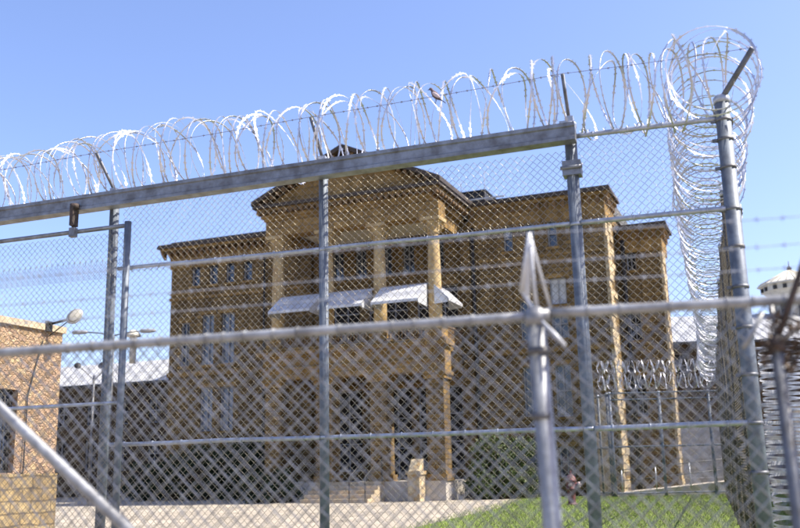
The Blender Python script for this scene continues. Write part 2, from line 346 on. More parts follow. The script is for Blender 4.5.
# grass tufts: short blades all over the lawn
def grass():
    mb = MB(); rnd = random.Random(3)
    for i in range(70000):
        x = rnd.uniform(-1, 12); y = 16+(rnd.random()**.8)*20
        if x < .4+(y-21)*.27+rnd.uniform(-.5, .3): continue
        h = rnd.uniform(.025, .07); a = rnd.uniform(0, 6.28); wd = rnd.uniform(.004, .010)
        dx, dy = math.cos(a)*wd, math.sin(a)*wd; lx, ly = rnd.uniform(-.04, .04), rnd.uniform(-.04, .04)
        mb.add([(x-dx, y-dy, G-.01), (x+dx, y+dy, G-.01), (x+lx, y+ly, G+h)], [(0, 1, 2)])
    return mb.build('grass', M['blade'])
M['blade'] = mat('grass_blade', (.21, .28, .07), .7, 0, var2=(.15, .19, .05), vscale=.6, spec=.2)
tag(grass(), 'short sunlit green grass of the lawn', 'grass', kind='stuff')
kb = MB().box((-.5, -.1, 0), (.95, .1, .14)); k = kb.build('concrete_kerb', M['concrete']); k.location = (4.2, 36.9, G-.03); k.rotation_euler.z = -R(3)
tag(k, 'low concrete kerb block at the far edge of the lawn beside the big shrub', 'kerb')

# ------------------------------------------------------------------ prison hall
hall = thing('prison_hall', 'large three-storey ochre brick institutional building with columned central portico', 'building', BO, BR)
def loc(mb, name, m, par=None, **k): return mb.build(name, m, par or hall)
# local coordinates: x = along the front, y = -w (w toward camera), z up
def wall_open(mb, x0, x1, z0, z1, y, ops, depth=.28):
    xs = sorted({x0, x1, *[o[0] for o in ops], *[o[1] for o in ops]}); zs = sorted({z0, z1, *[o[2] for o in ops], *[o[3] for o in ops]})
    for i in range(len(xs)-1):
        for j in range(len(zs)-1):
            cx = (xs[i]+xs[i+1])/2; cz = (zs[j]+zs[j+1])/2
            if any(o[0] < cx < o[1] and o[2] < cz < o[3] for o in ops): continue
            mb.add([(xs[i], y, zs[j]), (xs[i+1], y, zs[j]), (xs[i+1], y, zs[j+1]), (xs[i], y, zs[j+1])], [(0, 1, 2, 3)])
    for a, b, c, d in ops:
        mb.add([(a, y, c), (b, y, c), (b, y, d), (a, y, d), (a, y+depth, c), (b, y+depth, c), (b, y+depth, d), (a, y+depth, d)],
               [(0, 4, 5, 1), (1, 5, 6, 2), (2, 6, 7, 3), (3, 7, 4, 0)])
def window(a, b, c, d, y, glass, fr='frame', nx=2, nz=2, sill=True, name='window', par=None):
    mb = MB(); t = .05; yo = y+.12
    mb.box((a, yo, c), (a+t, yo+.07, d)); mb.box((b-t, yo, c), (b, yo+.07, d)); mb.box((a+t, yo, c), (b-t, yo+.07, c+t)); mb.box((a+t, yo, d-t), (b-t, yo+.07, d))
    for i in range(1, nx):
        x = a+(b-a)*i/nx; mb.box((x-.02, yo+.012, c+t), (x+.02, yo+.06, d-t))
    for j in range(1, nz):
        z = c+(d-c)*j/nz; mb.box((a+t, yo+.008, z-.025), (b-t, yo+.064, z+.025))
    f = mb.build(name, M[fr], par or hall)
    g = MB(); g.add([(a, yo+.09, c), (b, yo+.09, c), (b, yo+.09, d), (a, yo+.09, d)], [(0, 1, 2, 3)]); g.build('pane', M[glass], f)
    if sill:
        MB().box((a-.1, y-.07, c-.11), (b+.1, y+.1, c-.002)).build('sill', M['trim'], f); MB().box((a-.14, y-.03, d+.002), (b+.14, y+.1, d+.2)).build('lintel', M['trim'], f)
    return f
XL, XR, ZT = -20.75, .78, 11.95
ops = []; wins = []
def W(a, b, c, d, glass='glass', **k): ops.append((a, b, c, d)); wins.append((a, b, c, d, glass, k))
for cx in (-19.32, -18.3, -17.35, -16.35): W(cx-.24, cx+.24, 10.38, 11.42, nx=1)
for a, b in ((-18.9, -18.2), (-17.78, -17.05)):
    W(a, b, 6.45, 8.9, 'pane_pale'); W(a, b, 3.3, 5.35, 'pane_pale')
W(-20.1, -19.6, 6.45, 8.6); 
for cx in (-3.37, -2.4, -1.44): W(cx-.2, cx+.2, 10.4, 11.55, nx=1)
W(-1.68, -.98, 7.92, 9.05, 'blind', nx=2, nz=1); W(-1.68, -.98, 6.5, 7.7)
W(-3.0, -2.35, 3.35, 5.4); W(-1.66, -1.0, 3.3, 5.4); W(-3.0, -2.35, 6.5, 8.2)
W(-3.0, -2.4, .9, 2.1); W(-1.66, -1.05, .9, 2.1)
for cx in (-11.5, -10.35, -9.1, -8.0, -6.6): W(cx-.28, cx+.28, 9.9, 11.25)
for cx in (-11.4, -9.05, -6.7): W(cx-.95, cx+.95, 6.45, 9.2, 'interior', nx=3, nz=3); W(cx-1.02, cx+1.02, .95 if cx == -9.05 else 1.3, 4.8, 'interior', nx=3, nz=3)  # openings widened across the bays; their dark panes paint the porch shade
mb = MB(); wall_open(mb, XL, XR, G-.3, ZT, 0, ops)
# sides and back
mb.add([(XR, 0, G-.3), (XR, 2.4, G-.3), (XR, 2.4, ZT), (XR, 0, ZT)], [(0, 1, 2, 3)])
mb.add([(XR, 2.4, G-.3), (XR, 12, G-.3), (XR, 12, ZT), (XR, 2.4, ZT)], [(0, 1, 2, 3)])
mb.add([(XL, 0, G-.3), (XL, 12, G-.3), (XL, 12, ZT), (XL, 0, ZT)], [(3, 2, 1, 0)])
mb.add([(XL, 12, G-.3), (XR, 12, G-.3), (XR, 12, ZT), (XL, 12, ZT)], [(3, 2, 1, 0)])
loc(mb, 'wall', M['brick'])
for a, b, c, d, gl, k in wins: window(a, b, c, d, 0, gl, **k)
mb = MB().box((XL-.05, -.05, 12.1), (XR+.05, 12, 12.72)); loc(mb, 'roof', M['rooftop'])
# string courses
for z, h, pr in ((9.72, .14, .06), (5.95, .22, .07), (2.55, .25, .1), (10.02, .08, .04)):
    loc(MB().box((XL-pr, -pr, z), (-13.3, .0-.002, z+h)), 'string_course', M['trim']); loc(MB().box((-4.85, -pr, z), (XR+pr, -.002, z+h)), 'string_course', M['trim'])
# wall pilasters
for x in (-13.05, -5.3): loc(MB().box((x-.22, -.14, G), (x+.22, -.003, 11.3)), 'pilaster', M['brick'])
def cornice(mbs, x0, x1, y, z0, ov, left=True, right=True, depth=1.2, yb=None):
    """eave slab plus frieze; mbs = (eave, frieze, bracket)"""
    e, fz, br = mbs
    xa = x0-(ov if left else 0); xb = x1+(ov if right else 0); yb = yb if yb is not None else y+depth
    e.box((xa, y-ov, z0+.58), (xb, yb, z0+.70)); e.box((xa+.03, y-ov+.04, z0+.70), (xb-.03, yb, z0+.78))
    fz.box((xa+.12, y-ov+.12, z0+.44), (xb-.12, yb, z0+.579))
    fz.box((x0-(.06 if left else 0), y-.06, z0-.42), (x1+(.06 if right else 0), y-.004, z0+.44))
    n = max(1, int((xb-xa-.3)/.36))
    for i in range(n+1):
        x = xa+.2+(xb-xa-.4)*i/n
        br.prism([(y-ov+.18, z0+.44), (y-.06, z0+.44), (y-.06, z0+.1), (y-.16, z0+.16), (y-ov+.18, z0+.36)], 0, x-.07, x+.07)
    if right:
        fz.box((x1+.004, y, z0-.42), (x1+.06, yb, z0+.44))
        m_ = int((yb-y)/.36); bs = MB()
        for i in range(m_):
            yy = y+.15+i*.36; bs.prism([(x1+.06, z0+.1), (x1+.06, z0+.44), (x1+ov-.18, z0+.44), (x1+ov-.18, z0+.36), (x1+.16, z0+.16)], 1, yy-.07, yy+.07)
    if right: fix_normals(loc(bs, 'bracket', M['bracket']))
    if left:
        fz.box((x0-.06, y, z0-.42), (x0-.004, yb, z0+.44))
e, fz, br = MB(), MB(), MB()
cornice((e, fz, br), XL, -13.1, 0, 11.75, .55, True, False, yb=11)
cornice((e, fz, br), -5.1, XR, 0, 11.92, .36, False, True, yb=2.2)
o1 = loc(e, 'cornice', M['eave']); o2 = fz.build('frieze', M['trim'], o1); o3 = br.build('bracket', M['bracket'], o1); fix_normals(o3)
# quoins on the sunlit corners, rough blocks that stand proud
def quoins(x, y, z0, z1, name='quoin', run=.55, seed=1, sideonly=None):
    rnd = random.Random(seed); mb = MB(); z = z0; k = 0
    while z < z1-.1:
        h = rnd.uniform(.24, .36); h = min(h, z1-z); a = run if k % 2 else run*.55
        a += rnd.uniform(-.08, .08); pr = rnd.uniform(.02, .09)
        mb.box((x-.06, y-pr*.4, z+.012), (x+pr, y+a, z+h-.012))
        if rnd.random() < .75: mb.box((x-.02, y+a+.03, z+.012), (x+rnd.uniform(.01, .07), y+a+rnd.uniform(.5, 1.1), z+h-.012))
        z += h; k += 1
    return loc(mb, name, M['quoin'])
quoins(XR, 0, G, 11.5, run=.9, seed=4)
# second block, set back
X2, Y2, ZE = 2.70, 2.45, 11.0
mb = MB(); op2 = [(1.22, 1.62, 9.55, 10.75), (1.15, 1.65, 6.5, 7.9), (1.2, 1.65, 3.3, 5.0)]
wall_open(mb, XR-.1, X2, G-.3, ZE+.3, Y2, op2)
mb.add([(X2, Y2, G-.3), (X2, Y2+1.7, G-.3), (X2, Y2+1.7, ZE+.3), (X2, Y2, ZE+.3)], [(0, 1, 2, 3)]); mb.add([(X2, Y2+1.7, G-.3), (XR-.1, Y2+1.7, G-.3), (XR-.1, Y2+1.7, ZE+.3), (X2, Y2+1.7, ZE+.3)], [(0, 1, 2, 3)])
loc(mb, 'wing_wall', M['brick'])
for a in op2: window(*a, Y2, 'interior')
e, fz, br = MB(), MB(), MB(); cornice((e, fz, br), XR+.1, X2, Y2, 10.75, .34, False, True, yb=Y2+1.9)
o1 = loc(e, 'cornice', M['eave']); fz.build('frieze', M['trim'], o1); fix_normals(br.build('bracket', M['bracket'], o1))
quoins(X2, Y2, G, 10.5, run=.6, seed=9)
mb = MB().tube([(XR+.32, Y2-.1, G), (XR+.32, Y2-.1, 10.9)], .09, 8); loc(mb, 'downpipe', M['black'])
mb = MB().tube([(-4.95, -.12, G), (-4.95, -.12, 11.6)], .07, 8)
for z in (2, 4.4, 6.8, 9.2, 11.2): mb.box((-5.05, -.2, z), (-4.85, -.002, z+.07))
loc(mb, 'downpipe', M['black'])
mb = MB().tube([(-15.35, -.12, G), (-15.35, -.12, 11.4)], .05, 8); loc(mb, 'downpipe', M['black'])
mb = MB().tube([(XL+5.3, -.1, 11.9), (XL+5.3, -.1, 11.95)], .05, 8)
# portico
PW = 4.0; PX = (-12.6, -10.24, -7.86, -5.48)
mb = MB().box((-13.05, -PW-.1, G-.1), (-5.1, -.01, .9)); loc(mb, 'porch_floor', M['concrete'])
for x in PX:
    mb = MB().box((x-.36, -PW-.36+.36, .9), (x+.36, -PW+.72, 4.75)); p_ = loc(mb, 'pier', M['brick'])
    q = MB().box((x-.44, -PW-.08, 4.75), (x+.44, -PW+.8, 4.9)).box((x-.5, -PW-.14, 4.902), (x+.5, -PW+.86, 5.05)); q.build('pier_capital', M['trim'], p_); MB().box((x-.44, -PW-.08, .902), (x+.44, -PW+.8, 1.15)).build('pier_base', M['trim'], p_)
mb = MB().box((-13.08, -PW-.02, 5.052), (-5.02, -PW+.72, 6.05)).box((-6.1, -PW+.722, 5.4), (-5.6, -.16, 6.05)).box((-13.08, -PW+.722, 5.052), (-12.3, -.16, 6.05))
loc(mb, 'porch_beam', M['trim'])
mb = MB().box((-13.3, -PW-.24, 6.052), (-4.86, -PW+.76, 6.22)).box((-13.2, -PW-.14, 6.222), (-4.94, -PW+.74, 6.34)).box((-13.28, -PW+.762, 6.052), (-5.5, -.16, 6.33)).box((-13.16, -PW-.1, 5.45), (-4.96, -PW-.022, 5.52)); loc(mb, 'balcony_floor', M['trim'])
# balustrade
for i in range(3):
    a, b = PX[i]+.36, PX[i+1]-.36; mb = MB()
    mb.box((a, -PW+.02, 6.98), (b, -PW+.14, 7.06)); mb.box((a, -PW+.04, 6.40), (b, -PW+.12, 6.45))
    n = int((b-a)/.13)
    for k in range(1, n): x = a+(b-a)*k/n; mb.lathe([(.022, 0), (.045, .12), (.045, .25), (.02, .4), (.03, .54)], 6, (x, -PW+.08, 6.445))
    loc(mb, 'balustrade', M['bracket'])
mb = MB().box((-5.55, -PW+.5, 6.98), (-5.45, -.3, 7.06))
for k in range(22): mb.lathe([(.022, 0), (.045, .12), (.045, .25), (.02, .4), (.03, .64)], 6, (-5.5, -PW+.6+k*.14, 6.345))
loc(mb, 'balustrade', M['bracket'])
for x in PX:
    c = MB().lathe([(.265, 6.9), (.27, 7.5), (.262, 8.8), (.235, 10.0), (.215, 10.55)], 20, (x, -PW+.38, 0)); cobj = loc(c, 'column', M['column'])
    MB().box((x-.36, -PW+.02, 6.342), (x+.36, -PW+.74, 6.72)).lathe([(.34, 6.722), (.35, 6.78), (.29, 6.85), (.28, 6.9)], 20, (x, -PW+.38, 0)).build('column_base', M['trim'], cobj)
    cp = MB().lathe([(.22, 10.55), (.27, 10.62), (.23, 10.68), (.24, 10.8), (.31, 11.0), (.39, 11.1)], 20, (x, -PW+.38, 0)).box((x-.42, -PW-.04, 11.1), (x+.42, -PW+.8, 11.24))
    for sx in (-1, 1):
        for sy in (-1, 1):
            pts = [(x+sx*(.25+.12*math.cos(t)*(1-t/9)), -PW+.38+sy*(.25+.12*math.cos(t)*(1-t/9)), 10.98+.11*math.sin(t)*(1-t/9)) for t in [j*.5 for j in range(13)]]
            cp.tube(pts, .035, 5)
    for k in range(10):
        an = k*.628; cp.tube([(x+.3*math.cos(an), -PW+.38+.3*math.sin(an), 10.66), (x+.36*math.cos(an), -PW+.38+.36*math.sin(an), 10.84), (x+.43*math.cos(an), -PW+.38+.43*math.sin(an), 10.86)], .035, 5)
    cp.build('capital', M['column'], cobj)
ent = MB().box((-13.0, -PW-.02, 11.242), (-5.08, -PW+.76, 11.9)).box((-6.0, -PW+.762, 11.242), (-5.5, -.16, 11.9)).box((-13.0, -PW+.762, 11.242), (-12.24, -.16, 11.9))
ent.box((-13.06, -PW-.08, 11.9), (-5.3, -.162, 12.02)); loc(ent, 'entablature', M['trim'])
mb = MB()
for i in range(3): mb.box((PX[i]+.5, -PW+.95, 11.50), (PX[i+1]-.5, -PW+2.6, 11.54)); 
mb.box((-12.2, -PW+.78, 11.56), (-5.9, -.18, 11.62)); loc(mb, 'porch_ceiling', M['ceiling'])
# pediment cornice, gable roof
hw = 3.86; xc = -9.17; ov = .42; za = 14.55; zb = 12.62
mb = MB().box((xc-hw-ov, -PW-ov, 12.42), (xc+hw+ov, -.0, 12.56)); o1 = loc(mb, 'cornice', M['eave'])
f_ = MB().box((xc-hw-.14, -PW-.16, 12.022), (xc+hw-.05, -.163, 12.16)).box((xc-hw-ov+.14, -PW-ov+.14, 12.30), (xc+hw+ov-.14, -.01, 12.418)).box((xc-hw-.02, -PW-.04, 12.162), (xc+hw-.1, -.164, 12.30))
f_.build('frieze', M['trim'], o1)
b_ = MB()
for i in range(32):
    x = xc-hw-.2+(2*hw+.4)*i/31; b_.box((x-.07, -PW-.34, 12.165), (x+.07, -PW-.042, 12.298))
b_s = MB()
for i in range(12):
    y = -PW+.1+i*.33; b_s.box((xc+hw-.098, y-.07, 12.165), (xc+hw+.3, y+.07, 12.298))
b_.build('dentil', M['bracket'], o1); b_s.build('dentil', M['bracket'], o1)
ty = MB().prism([(xc-hw-.1, 12.562), (xc+hw+.1, 12.562), (xc, za-.15)], 1, -PW-.02, -PW+.2); loc(ty, 'tympanum', M['trim'])
rk = MB()
for sg in (-1, 1):
    e1 = xc+sg*(hw+ov+.05)
    rk.prism([(e1, 12.56), (e1, 12.76), (xc, za+.2), (xc, za)], 1, -PW-ov-.03, 5)
gr = loc(rk, 'gable_roof', M['eave']); fix_normals(gr)
db = MB()
for sg in (-1, 1):
    for i in range(1, 14):
        t = i/14.5; x = xc+sg*(hw+ov)*(1-t); z = 12.56+(za-12.56)*t
        db.box((x-.07, -PW-.36, z-.16), (x+.07, -PW-.022, z-.02))
db.build('dentil', M['bracket'], gr)
# awnings: sloping tin hoods hung between the columns
def awning(x0, x1, z1, z0, yt, yb, side=False):
    mb = MB(); n = int(abs(x1-x0)/.14)
    for i in range(n):
        a = x0+(x1-x0)*i/n; b = x0+(x1-x0)*(i+1)/n; lift = .008 if i % 2 else 0
        fl = .04*(i-n/2)/n
        mb.prism([(yt, z1+lift), (yt, z1+.03+lift), (yb, z0+.03+lift), (yb, z0-.07), (yb+.015, z0-.07), (yb+.02, z0+lift)], 0, a+.001, b-.001)
    for x in (x0, x1): mb.prism([(yt, z1-.002), (yb+.05, z0-.002), (yb+.05, z0-.12), (yt, z0-.16)], 0, x-.01, x+.01)
    return mb
for x0, x1 in ((-12.32, -10.4), (-10.06, -8.1), (-7.7, -5.72)):
    a_ = loc(awning(x0, x1, 8.5, 7.75, -PW+.1, -PW-.95), 'awning', M['tin']); fix_normals(a_)
sa = awning(0, 1.7, 8.45, 7.85, 0, -.6); aw = sa.build('awning', M['tin'], hall); aw.rotation_euler.z = R(90); aw.location = (-5.42, -PW+.12, 0); fix_normals(aw)
mb = MB().box((-12.3, -PW+.2, 8.5), (-5.7, -PW+.3, 8.58)); loc(mb, 'awning_rail', M['frame'])
# steps, cheek walls and handrails
for i in range(5): 
    mb = MB().box((-10.4, -PW-.12-.32*(5-i), G-.05), (-7.6, -PW-.12-.32*(4-i)-.002, G+.15*(i+1)-.01)); loc(mb, 'step', M['coping'])
for x in (-6.15,):
    mb = MB().box((x-.24, -PW-.75, G-.1), (x+.24, -PW-.12, 1.15)).box((x-.3, -PW-.82, 1.15), (x+.3, -PW-.1, 1.28)).prism([(-PW-.72, 1.28), (-PW-.15, 1.28), (-PW-.15, 1.72), (-PW-.4, 1.72)], 0, x-.2, x+.2)
    fix_normals(loc(mb, 'stair_pedestal', M['quoin']))
for x in (-8.35, -7.7):
    mb = MB().tube([(x, -PW-1.7, G), (x, -PW-1.7, 1.1), (x, -PW-.1, 1.85), (x, -PW-.1, .9)], .025, 6); loc(mb, 'handrail', M['black'])
# roof box and antennas
mb = MB().box((-6.2, .5, 12.74), (-4.45, 2.2, 13.40)).box((-6.26, .44, 13.40), (-4.4, 2.26, 13.46)); loc(mb, 'roof_hatch', M['black'])
mb = MB().tube([(-4.4, .3, 12.7), (-4.4, .3, 14.2)], .015, 5).tube([(-5.6, .6, 13.4), (-5.6, .6, 14.0)], .015, 5); loc(mb, 'antenna', M['frame'])
mb = MB().box((-5.0, -.56, 12.712), (-3.3, -.5, 12.77)); loc(mb, 'gutter', M['tin'])

# ------------------------------------------------------------------ annex left, cell block right
def longblock(name, label, O_, rz, x0, x1, yb, zeave, zridge, wallm, roofm, wins_=(), z0=-.3, ov=.3, cat='building'):
    t = thing(name, label, cat, O_, rz)
    mb = MB(); wall_open(mb, x0, x1, z0, zeave, 0, wins_); mb.add([(x1, 0, z0), (x1, yb, z0), (x1, yb, zeave), (x1, 0, zeave)], [(0, 1, 2, 3)])
    mb.add([(x0, 0, z0), (x0, yb, z0), (x0, yb, zeave), (x0, 0, zeave)], [(3, 2, 1, 0)]); mb.add([(x0, yb, z0), (x1, yb, z0), (x1, yb, zeave), (x0, yb, zeave)], [(3, 2, 1, 0)])
    mb.build('wall', wallm, t)
    rf = MB(); rf.prism([(-ov, zeave), (-ov, zeave+.06), (yb/2, zridge), (yb+ov, zeave+.06), (yb+ov, zeave)], 0, x0-ov, x1+ov)
    n = int((x1-x0)/.6)
    for i in range(n):
        x = x0+(x1-x0)*i/n; rf.prism([(-ov, zeave+.055), (-ov, zeave+.1), (yb/2, zridge+.04), (yb/2, zridge-.01)], 0, x-.02, x+.02)
    r_ = rf.build('roof', roofm, t); fix_normals(r_)
    MB().box((x0-ov-.02, -ov-.1, zeave-.12), (x1+ov+.02, -ov+.02, zeave+.02)).build('gutter', M['black'], r_)
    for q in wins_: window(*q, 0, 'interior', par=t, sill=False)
    return t
p = towld(BO, BR, -36, 6, 0)
longblock('annex_building', 'long low dark brick building with pale metal roof left of the main hall', p, BR, 0, 15.2, 8, 6.5, 8.3, M['annexwall'], M['roofmetal'],
          [(3+i*2.2, 3.8+i*2.2, 1.6, 3.4) for i in range(5)]+[(3+i*2.2, 3.8+i*2.2, 4.2, 5.6) for i in range(5)])
longblock('cell_block', 'distant long building with pale grey metal roof behind the fences on the right', (16.2, 58.5, 0), -R(4), -3, 26, 14, 8.75, 11.5, M['annexwall'], M['roofmetal'],
          [(-1+i*1.9, 0+i*1.9, 6.6, 8.1) for i in range(13)])
gt = thing('guard_tower', 'distant cream guard tower with ribbed hipped roof at the right edge', 'tower', (27.9, 65, 0), 0)
mb = MB().lathe([(1.5, 8), (1.5, 12.0), (1.55, 12.6)], 8, a0=.39, smooth=False); mb.build('tower_shaft', M['cream'], gt)
mb = MB().lathe([(1.55, 12.6), (1.9, 13.0), (2.05, 13.1), (2.05, 13.45), (2.12, 13.5)], 8, a0=.39, smooth=False); mb.build('cornice', M['cream'], gt)
mb = MB()
for k in range(8):
    an = k*.785; 
    for q in (-.35, .35):
        x, y = 1.95*math.cos(an), 1.95*math.sin(an); mb.box((x-q*math.sin(an)-.1, y+q*math.cos(an)-.1, 13.1), (x-q*math.sin(an)+.1, y+q*math.cos(an)+.1, 13.38))
mb.build('dentil', M['black'], gt)
rf = MB().lathe([(2.3, 13.5), (2.3, 13.6), (.12, 14.6), (.1, 14.65)], 8, a0=.39, smooth=False)
for k in range(24):
    an = k*.2618; rf.tube([(2.2*math.cos(an), 2.2*math.sin(an), 13.63), (.2*math.cos(an), .2*math.sin(an), 14.62)], .03, 4)
r_ = rf.build('roof', M['cream'], gt)
MB().lathe([(.14, 14.64), (.2, 14.8), (.05, 14.95), (.025, 15.3)], 8).build('finial', M['black'], r_)
mb = MB()
for k in range(8):
    an = k*.785; x, y = 1.41*math.cos(an), 1.41*math.sin(an); mb.box((x-.22, y-.22, 11.0), (x+.22, y+.22, 12.3))
mb.build('window', M['glass'], gt)

# white ventilator seen above the annex
vt = thing('roof_ventilator', 'small white roof ventilator above the annex roof behind the left fence post', 'ventilator', (-13.0, 44.5, 6.9))
MB().lathe([(.16, -.3), (.16, 1.0)], 14).build('stack', M['cream'], vt); MB().lathe([(.17, .95), (.36, 1.0), (.34, 1.12), (.15, 1.3), (.05, 1.32)], 14).build('cap', M['cream'], vt)
sl_ = thing('street_light', 'distant double-armed street light partly hidden by the left fence posts', 'street light', (-12.7, 40.5, 0))
MB().tube([(0, 0, G-.1), (0, 0, 7.4)], .07, 8, r1=.045).build('pole', M['galvdark'], sl_)
for sg in (-1, 1):
    a_ = MB().tube([(0, 0, 7.38), (sg*.6, 0, 7.5), (sg*1.2, 0, 7.56)], .03, 6).build('arm', M['galvdark'], sl_)
    MB().lathe([(.01, -.38), (.09, -.3), (.1, 0), (.07, .3), (.01, .36)], 10).build('lamp_head', M['lamp'], a_)
    h = a_.children[0]; h.rotation_euler = (0, R(90), 0); h.location = (sg*1.5, 0, 7.56)
yl = thing('yard_light', 'twin floodlight pole in front of the annex roof behind the left fence post', 'floodlight', (-13.05, 39.2, 0))
MB().tube([(0, 0, G-.1), (0, 0, 5.5)], .05, 8).build('pole', M['galvdark'], yl)
for sg in (-1, 1):
    a_ = MB().tube([(0, 0, 5.3), (sg*.35, 0, 5.65), (sg*.62 if sg < 0 else .3, 0, 5.85)], .018, 5).build('arm', M['galvdark'], yl)
    hd = MB().lathe([(.02, -.08), (.09, -.05), (.14, .02), (.15, .07), (.02, .09)], 12).build('lamp_head', M['black'], a_); hd.location = (sg*.7 if sg < 0 else .33, -.05, 5.9); hd.rotation_euler = (R(60), R(-20*sg), 0)

# ------------------------------------------------------------------ stone gatehouse at the left edge
SO, SR = (-7.39, 20, 0), -R(22)
gh = thing('stone_gatehouse', 'sunlit pinkish rubble stone building at the left edge of the picture', 'building', SO, SR)
# its wall faces local +x, runs along local -y toward the camera
def yz_wall(mb, y0, y1, z0, z1, x, ops_, depth=.3):
    t = MB(); wall_open(t, y0, y1, z0, z1, 0, ops_, depth)
    mb.add([(x-v[1], v[0], v[2]) for v in t.v], t.f)
hole = [(-3.1, -1.17, 1.47, 3.12)]
mb = MB(); yz_wall(mb, -6, 0, 1.45, 4.42, 0, hole); mb.add([(0, 0, 1.45), (-6, 0, 1.45), (-6, 0, 4.42), (0, 0, 4.42)], [(0, 1, 2, 3)])
mb.add([(0, -6, 1.45), (-6, -6, 1.45), (-6, -6, 4.42), (0, -6, 4.42)], [(3, 2, 1, 0)])
mb.build('wall', M['rubble'], gh)
MB().box((-6, -6.03, G-.2), (.05, .03, 1.448)).build('plinth', M['ashlar'], gh)
MB().box((-6.05, -6.05, 4.422), (.06, .05, 4.56)).build('coping', M['coping'], gh)
wf = MB(); a, b, c, d = hole[0]
wf.box((-.2, a, c), (-.14, a+.06, d)).box((-.2, b-.06, c), (-.14, b, d)).box((-.2, a+.06, c), (-.14, b-.06, c+.06)).box((-.2, a+.06, d-.06), (-.14, b-.06, d))
for k in range(1, 8): wf.tube([(-.1, a+(b-a)*k/8, c), (-.1, a+(b-a)*k/8, d)], .014, 6)
for k in range(1, 4): wf.tube([(-.085, a, c+(d-c)*k/4), (-.085, b, c+(d-c)*k/4)], .012, 6)
wo = wf.build('window', M['black'], gh); g = MB().add([(-.21, a, c), (-.21, b, c), (-.21, b, d), (-.21, a, d)], [(0, 1, 2, 3)]); g.build('pane', M['glass'], wo)
MB().tube([(.03, -.98, G), (.03, -.96, 1.45), (.06, -.96, 1.5), (.03, -.94, 3.0), (.03, -.6, 4.2)], .014, 6).build('conduit_and_shadow', M['black'], gh)  # lower run is conduit; slanting top piece draws the lamp arm's cast shadow
wl = thing('wall_lamp', 'grey floodlight on a dark arm fixed to the top of the stone building', 'lamp', towld(SO, SR, 0.06, -.5, 4.5), SR)
MB().box((-.02, -.09, -.1), (.03, .09, .12)).build('wall_bracket', M['black'], wl)
MB().tube([(0, 0, .05), (.2, .1, .11), (.40, .18, .16)], .028, 8).tube([(0, .02, -.2), (.2, .12, -.02), (.34, .17, .1)], .012, 6).build('arm', M['black'], wl)
hd = MB().lathe([(.02, -.12), (.1, -.11), (.16, -.05), (.19, .03), (.2, .06), (.17, .075)], 18).build('lamp_head', M['lamp'], wl); hd.location = (.50, .22, .2); hd.rotation_euler = (R(72), R(38), R(25)); hd.scale = (.72, 1.0, .85)
MB().lathe([(.001, .06), (.16, .08), (.12, .1), (.02, .11)], 18).build('lens', M['lens'], hd)

# ------------------------------------------------------------------ shrubs
def shrub(name, label, c, rx, ry, h, n, m, seed, leaf=.055, group=None):
    rnd = random.Random(seed); t = thing(name, label, 'shrub', (c[0], c[1], G-.02), 0, group)
    br_ = MB(); lf = MB(); clumps = []
    for k in range(46):
        a = rnd.uniform(0, 6.28); u = rnd.random(); el_ = rnd.uniform(.08, 1)
        rr = (.35+.65*rnd.random())
        q = Vector((math.cos(a)*rx*rr*math.sqrt(max(0, 1-(el_-.35)**2*1.4)), math.sin(a)*ry*rr, h*el_*(.75+.25*rnd.random())))
        clumps.append((q, rnd.uniform(.16, .34)*h/2)); br_.tube([(q.x*.1, q.y*.1, 0), (q.x*.55, q.y*.55, q.z*.5), tuple(q)], .022, 5, False, .006)
    for i in range(n):
        q, cr_ = rnd.choice(clumps); d = Vector((rnd.gauss(0, 1), rnd.gauss(0, 1), rnd.gauss(0, .8))).normalized()*cr_*(rnd.random()**.4)*1.25
        p_ = q+d
        if p_.z < .03: p_.z = rnd.uniform(.03, .3)
        a = Vector((rnd.gauss(0, 1), rnd.gauss(0, 1), rnd.gauss(.3, .7))).normalized(); b_2 = a.orthogonal().normalized(); b_2.rotate(Quaternion(a, rnd.uniform(0, 6.28)))
        s1 = leaf*rnd.uniform(.6, 1.4); c2_ = a.cross(b_2)
        lf.add([p_-b_2*s1, p_+c2_*s1*.42, p_+b_2*s1, p_-c2_*s1*.42+a*s1*.2], [(0, 1, 2, 3)])
    br_.build('stem', M['bark'], t); lf.build('foliage', m, t); return t
shrub('shrub', 'large green leafy shrub in front of the right wing, beside the lawn', (3.7, 36.4), 1.5, .8, 2.45, 15000, M['leaf'], 1)
q = towld(BO, BR, -17.9, -1.3, 0); shrub('shrub', 'dark evergreen shrub against the left wing, under its pair of lower windows', q, 1.5, .9, 2.5, 8000, M['leafdark'], 2)
q = towld(BO, BR, -15.2, -1.4, 0); shrub('shrub', 'dark evergreen shrub filling the corner of left wing and portico', q, 1.5, .9, 2.9, 8000, M['leafdark'], 3)
q = towld(BO, BR, -20.6, -1.3, 0); shrub('shrub', 'dark evergreen shrub at the far left end of the main hall', q, 1.3, .9, 1.9, 6000, M['leafdark'], 4)
q = towld(BO, BR, -12.1, -5.0, 0); shrub('shrub', 'low dark shrub in front of the portico, left of the steps', q, 1.2, .5, 1.3, 5000, M['leafdark'], 5)
q = towld(BO, BR, -3.6, -1.0, 0); shrub('shrub', 'dark shrub tight between the portico and the large green shrub', q, 1.2, .7, 2.0, 6000, M['leafdark'], 6)

